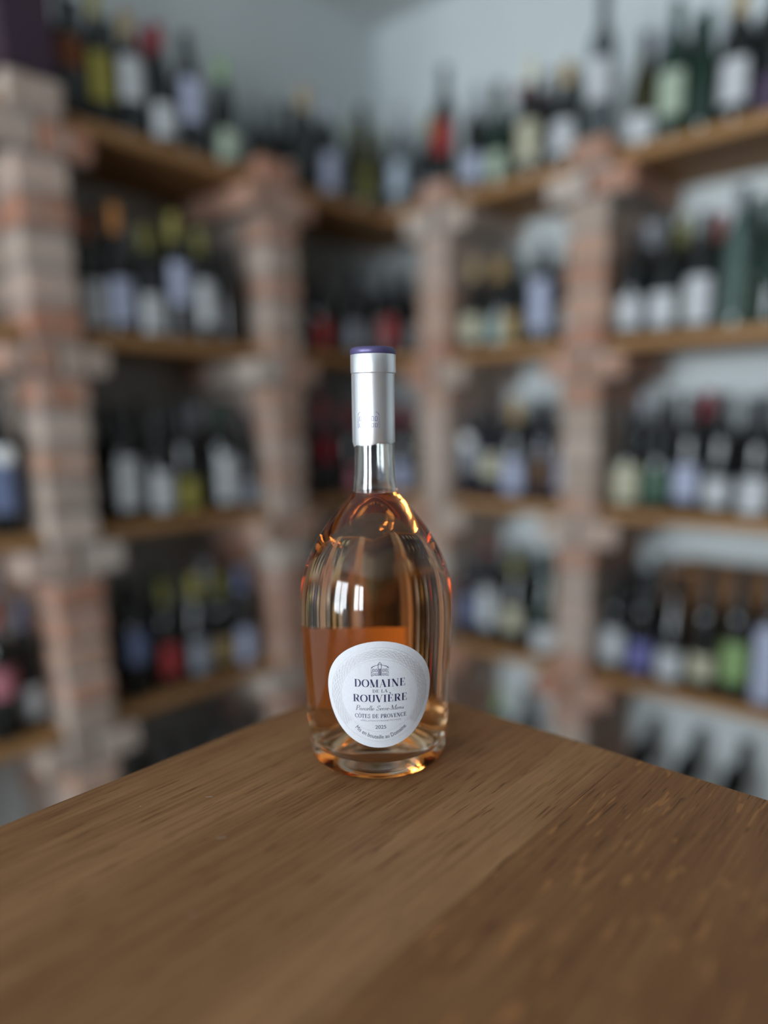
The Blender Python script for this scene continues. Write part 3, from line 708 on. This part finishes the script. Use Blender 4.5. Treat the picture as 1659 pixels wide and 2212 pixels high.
def glyph(ch, tk, tn):
    """returns (width, quads) with cap height 1"""
    q = []
    def S(pts, force=None): q.extend(stroke_quads(pts, tk, tn, force))
    def stem(x, y0=0, y1=1, w_=None): S([(x, y0), (x, y1)], w_ or tk)
    def hair(x0, x1, y): S([(x0, y), (x1, y)], tn)
    def ser(x, y, h=.13): hair(x-h-tk/2, x+h+tk/2, y + (tn/2 if y < .5 else -tn/2))
    if ch == 'D':
        stem(.20); hair(.04, .42, tn/2); hair(.04, .42, 1-tn/2); S(arc(.40, .5, .40, .5-tn/2, 90, -90)); return .92, q
    if ch in 'OÔ':
        S(arc(.46, .5, .40, .5-tn/2, 90, 450, 30))
        if ch == 'Ô': S([(.30, 1.12), (.46, 1.27), (.62, 1.12)], .07)
        return .92, q
    if ch == 'M':
        stem(.14, w_=tn*1.2); S([(.16, 1), (.54, .02)], tk*1.02); S([(.54, .02), (.92, 1)], tn); stem(.94); hair(.02, .28, tn/2); ser(.94, 0); hair(.02, .2, 1-tn/2); hair(.9, 1.10, 1-tn/2); return 1.14, q
    if ch == 'A':
        S([(.10, 0), (.44, 1)], tn); S([(.42, 1), (.76, 0)], tk*1.02); hair(.22, .64, .33); hair(0, .22, tn/2); hair(.58, .92, tn/2); return .90, q
    if ch == 'I': stem(.24); ser(.24, 0); ser(.24, 1); return .48, q
    if ch == 'N':
        stem(.16, w_=tn*1.2); S([(.15, 1), (.82, 0)], tk*1.05); stem(.82, w_=tn*1.2); hair(.03, .30, tn/2); hair(0, .2, 1-tn/2); hair(.68, .96, 1-tn/2); return .98, q
    if ch in 'EÈ':
        stem(.20); hair(.04, .72, tn/2); hair(.04, .68, 1-tn/2); hair(.2, .52, .52); S([(.70, 0), (.72, .26)], tn*1.6); S([(.66, 1), (.67, .78)], tn*1.6); S([(.52, .42), (.52, .62)], tn*1.5)
        if ch == 'È': S([(.26, 1.30), (.44, 1.10)], .085)
        return .80, q
    if ch == 'L': stem(.20); ser(.20, 1); hair(.04, .70, tn/2); S([(.68, 0), (.70, .28)], tn*1.6); return .76, q
    if ch in 'RP':
        stem(.20); ser(.20, 0); hair(.04, .40, 1-tn/2); hair(.2, .40, .5); S(arc(.40, .75, .30, .25, 90, -90))
        if ch == 'R': S([(.42, .5), (.60, .42), (.66, .12), (.80, .02), (.9, .05)], None); S([(.44, .5), (.66, .10)], tk*.8)
        return (.90 if ch == 'R' else .76), q
    if ch == 'U':
        S([(.20, 1), (.20, .32)], tk); S([(.20, .34)] + arc(.48, .32, .28, .32-tn/2, 180, 360, 14) + [(.76, 1)]); ser(.20, 1); hair(.62, .90, 1-tn/2); return .92, q
    if ch == 'V': S([(.10, 1), (.46, .0)], tk*1.02); S([(.44, 0), (.78, 1)], tn); hair(-.03, .27, 1-tn/2); hair(.66, .9, 1-tn/2); return .86, q
    if ch == 'C': S(arc(.48, .5, .40, .5-tn/2, 42, 318, 26)); S([(.78, .98), (.78, .72)], tn*1.5); S([(.78, .02), (.78, .2)], tn*1.2); return .86, q
    if ch == 'T': stem(.38); ser(.38, 0); hair(.02, .74, 1-tn/2); S([(.03, 1), (.02, .74)], tn*1.6); S([(.73, 1), (.74, .74)], tn*1.6); return .78, q
    if ch == 'S': S([(.58, .80), (.50, .95), (.34, .98), (.17, .90), (.14, .74), (.22, .62), (.44, .48), (.60, .34), (.60, .16), (.48, .03), (.30, .02), (.14, .10), (.08, .24)], tk*.62); S([(.59, .98), (.59, .72)], tn*1.3); S([(.07, .02), (.07, .28)], tn*1.3); return .70, q
    # italic lower case
    if ch == 'a': S(arc(.22, .22, .18, .22, 60, 300, 16)); S([(.40, .44), (.38, .1), (.44, .02), (.50, .08)], tk*.8); return .52, q
    if ch == 'r': S([(.10, 0), (.12, .42)], tk*.9); S([(.12, .26), (.20, .42), (.32, .44)], tk*.6); return .36, q
    if ch == 'c': S(arc(.23, .22, .19, .22, 50, 310, 16)); return .42, q
    if ch == 'e': S(arc(.23, .22, .19, .22, 10, 310, 18)); S([(.06, .22), (.41, .25)], tn); return .44, q
    if ch == 'l': S([(.12, 1.02), (.12, .1), (.16, .01), (.22, .06)], tk*.8); return .24, q
    if ch == 'n': S([(.10, 0), (.10, .44)], tk*.8); S([(.10, .28), (.24, .44), (.36, .42), (.38, .30), (.37, .1), (.42, .01), (.48, .06)], tk*.7); return .52, q
    if ch == 'u': S([(.08, .44), (.08, .14), (.16, .01), (.28, .05), (.38, .2)], tk*.7); S([(.38, .44), (.38, .1), (.43, .01), (.49, .06)], tk*.8); return .52, q
    if ch == '-': hair(.04, .28, .22); S([(.04, .22), (.28, .22)], tk*.6); return .32, q
    return .36, q
def word_quads(text, tk, tn, gap, slant=0.0):
    x, out = 0.0, []
    for ch in text:
        w_, q = glyph(ch, tk, tn)
        out += [tuple((p[0]+x+slant*p[1], p[1]) for p in f) for f in q]
        x += w_+gap
    return x-gap, out
def add_text_strokes(bm, text, x0, x1, y_base, y_top, tk, tn, gap, slant=0.0, off=.00036):
    wd_, quads = word_quads(text, tk, tn, gap, slant)
    u0, u1 = LU(x0), LU(x1); zb = LZ(y_base); h = (y_base-y_top)*PXM; sx = (u1-u0)/wd_
    for f in quads:
        vv = [bm.verts.new(on_bottle(u0+p[0]*sx, zb+p[1]*h, off)) for p in f]
        bm.faces.new(vv)
def lettering(name, mat, fn):
    bm = bmesh.new(); fn(bm)
    bmesh.ops.recalc_face_normals(bm, faces=bm.faces)
    o = link(name, mesh_from(bm, name, mat), flab); return o
lettering('lettering', M['ink_navy'], lambda bm: add_text_strokes(bm, 'DOMAINE', 490, 1170, 718, 612, .20, .035, .10))
lettering('lettering', M['ink_grey'], lambda bm: add_text_strokes(bm, 'DE LA', 728, 928, 794, 750, .15, .05, .12))
lettering('lettering', M['ink_navy'], lambda bm: add_text_strokes(bm, 'ROUVIÈRE', 467, 1197, 926, 824, .20, .035, .08))
lettering('lettering', M['ink_grey'], lambda bm: add_text_strokes(bm, 'Parcelle Serre-Menu', 496, 1150, 1042, 976, .11, .045, .035, .24))
lettering('lettering', M['ink_navy'], lambda bm: add_text_strokes(bm, 'CÔTES DE PROVENCE', 487, 1187, 1150, 1094, .17, .055, .12))
def font_mesh(text):
    cu = bpy.data.curves.new('lettering', 'FONT'); cu.body = text; cu.size = 1.0; cu.resolution_u = 3
    o = bpy.data.objects.new('lettering_tmp', cu); COL.objects.link(o)
    dg = bpy.context.evaluated_depsgraph_get(); me = bpy.data.meshes.new_from_object(o.evaluated_get(dg))
    vs_ = [(v.co.x, v.co.y) for v in me.vertices]; fs = [tuple(p.vertices) for p in me.polygons]
    bpy.data.objects.remove(o); bpy.data.curves.remove(cu); bpy.data.meshes.remove(me)
    return vs_, fs
def add_font(bm, text, x0, x1, y_base, y_top, off=.00036):
    vs_, fs = font_mesh(text); xs = [v[0] for v in vs_]; ys = max(v[1] for v in vs_)
    a, b = min(xs), max(xs); u0, u1 = LU(x0), LU(x1); zb = LZ(y_base); h = (y_base-y_top)*PXM
    vv = [bm.verts.new(on_bottle(u0+(x-a)/(b-a)*(u1-u0), zb+y/ys*h, off)) for x, y in vs_]
    for f in fs: bm.faces.new([vv[i] for i in f])
def add_arc_font(bm, text, cx_, cy_, rad, a_half, cap, off=.00036):
    vs_, fs = font_mesh(text); xs = [v[0] for v in vs_]; a, b = min(xs), max(xs); ys = max(v[1] for v in vs_)
    vv = []
    for x, y in vs_:
        t = math.radians(-a_half + 2*a_half*(x-a)/(b-a)); r = rad - y/ys*cap
        vv.append(bm.verts.new(on_bottle(LU(cx_+r*math.sin(t)), LZ(cy_+r*math.cos(t)), off)))
    for f in fs: bm.faces.new([vv[i] for i in f])
lettering('lettering', M['ink_grey'], lambda bm: add_font(bm, '2025', 760, 908, 1301, 1250))
lettering('lettering', M['ink_pale'], lambda bm: add_font(bm, "APPELLATION D'ORIGINE PROTÉGÉE", 555, 1115, 1197, 1172))
lettering('lettering', M['ink_grey'], lambda bm: add_arc_font(bm, 'Mis en bouteille au Domaine', 836, 945, 500, 45, 56))
def line_art(bm, segs, wpx, u_of, z_of, place):
    for pts in segs:
        for f in stroke_quads(pts, wpx, wpx, wpx):
            bm.faces.new([bm.verts.new(place(u_of(p[0]), z_of(p[1]))) for p in f])
def chateau(fine=True):
    s = [[(717, 563), (943, 563), (943, 452), (717, 452), (717, 563)], [(717, 452), (738, 432), (922, 432), (943, 452)], [(738, 432), (828, 406), (922, 432)],
         [(717, 514), (943, 514)], [(808, 563), (808, 415)], [(850, 563), (850, 415)], arc(829, 412, 22, -28, 0, 180, 10), [(829, 384), (829, 370)], [(722, 443), (938, 443)]]
    for a, b in ((736, 756), (772, 792), (868, 888), (904, 924)):
        s.append([(a, 504), (a, 474), (a+4, 468), (b-4, 468), (b, 474), (b, 504), (a, 504)]); s.append([(a, 556), (a, 526), (b, 526), (b, 556), (a, 556)])
    if fine: s += [[(815, 470+k*14), (843, 470+k*14)] for k in range(7)] + [[(822, 462), (822, 556)], [(836, 462), (836, 556)]]
    return s
bm = bmesh.new(); line_art(bm, chateau(), 6.0, LU, LZ, lambda u, z: on_bottle(u, z, .00036)); bmesh.ops.recalc_face_normals(bm, faces=bm.faces)
link('emblem', mesh_from(bm, 'emblem', M['ink_navy']), flab)['label'] = 'navy line drawing of a domed manor house'
bm = bmesh.new()
def ring(rx, ryt, ryb, cx_=828, cy_=845): return [(cx_+rx*math.cos(2*math.pi*i/90), cy_-(ryt if math.sin(2*math.pi*i/90) > 0 else ryb)*math.sin(2*math.pi*i/90)) for i in range(91)]
line_art(bm, [ring(518, 505, 500)], 4, LU, LZ, lambda u, z: on_bottle(u, z, .00033))
line_art(bm, [ring(640, 665, 640, 826, 842)], 4, LU, LZ, lambda u, z: on_bottle(u, z, .00033)); bmesh.ops.recalc_face_normals(bm, faces=bm.faces)
link('ring_line', mesh_from(bm, 'ring_line', M['emboss']), flab)
bm = bmesh.new(); segs = []
for j in range(6):
    k = (528+j*18+8); nn = 96
    for i in range(nn):
        t = 2*math.pi*(i+.5*(j % 2))/nn
        if math.sin(t) < -.66: continue
        d = (1 if (i+j) % 2 else -1)*.028
        segs.append([(828+(k-8)*math.cos(t-d), 843-(k-8)*math.sin(t-d)*1.0), (828+(k+8)*math.cos(t+d), 843-(k+8)*math.sin(t+d)*1.0)])
line_art(bm, segs, 7, LU, LZ, lambda u, z: on_bottle(u, z, .00034)); bmesh.ops.recalc_face_normals(bm, faces=bm.faces)
link('woven_border', mesh_from(bm, 'woven_border', M['emboss']), flab)['label'] = 'embossed pearly woven border ring'
# emblem on the capsule
bm = bmesh.new()
def cap_pt(u, z): a = u/.0139; return (.01402*math.cos(a), .01402*math.sin(a), z)
line_art(bm, chateau(False), 4.5, lambda x: (x-898)/230*.0150, lambda y: .2292+(563-y)/200*.0150, cap_pt); bmesh.ops.recalc_face_normals(bm, faces=bm.faces)
link('emblem', mesh_from(bm, 'emblem', plain('lilac_ink', (.10, .08, .22), .5)), caps)
# back label: paper stuck to the rear of the bottle, seen through the wine
def translucent_paper():
    m, nt, b = mat_new('back_label_paper'); L = nt.links.new
    b.inputs['Base Color'].default_value = (.95, .62, .32, 1); b.inputs['Roughness'].default_value = .7
    tr = N(nt, 'ShaderNodeBsdfTranslucent'); tr.inputs['Color'].default_value = (.97, .66, .36, 1); mx = N(nt, 'ShaderNodeMixShader'); mx.inputs[0].default_value = .08
    out = nt.nodes['Material Output']; L(b.outputs[0], mx.inputs[1]); L(tr.outputs[0], mx.inputs[2]); L(mx.outputs[0], out.inputs['Surface']); return m
bm = bmesh.new()
for off, fl in ((-.00015, False),):      # glued on: no air gap between paper and glass
    rows = [[bm.verts.new(((r_out(z)+off)*math.cos(math.pi+t), (r_out(z)+off)*math.sin(math.pi+t), z)) for t in [math.radians(-15+44*i/16) for i in range(17)]] for z in [.024+.060*k/10 for k in range(11)]]
    for a, b in zip(rows[:-1], rows[1:]):
        for i in range(16):
            f = (a[i], a[i+1], b[i+1], b[i]); bm.faces.new(f[::-1] if fl else f)
link('back_label', mesh_from(bm, 'back_label', translucent_paper(), True), bottle)['label'] = 'rectangular back label glowing orange through the wine'
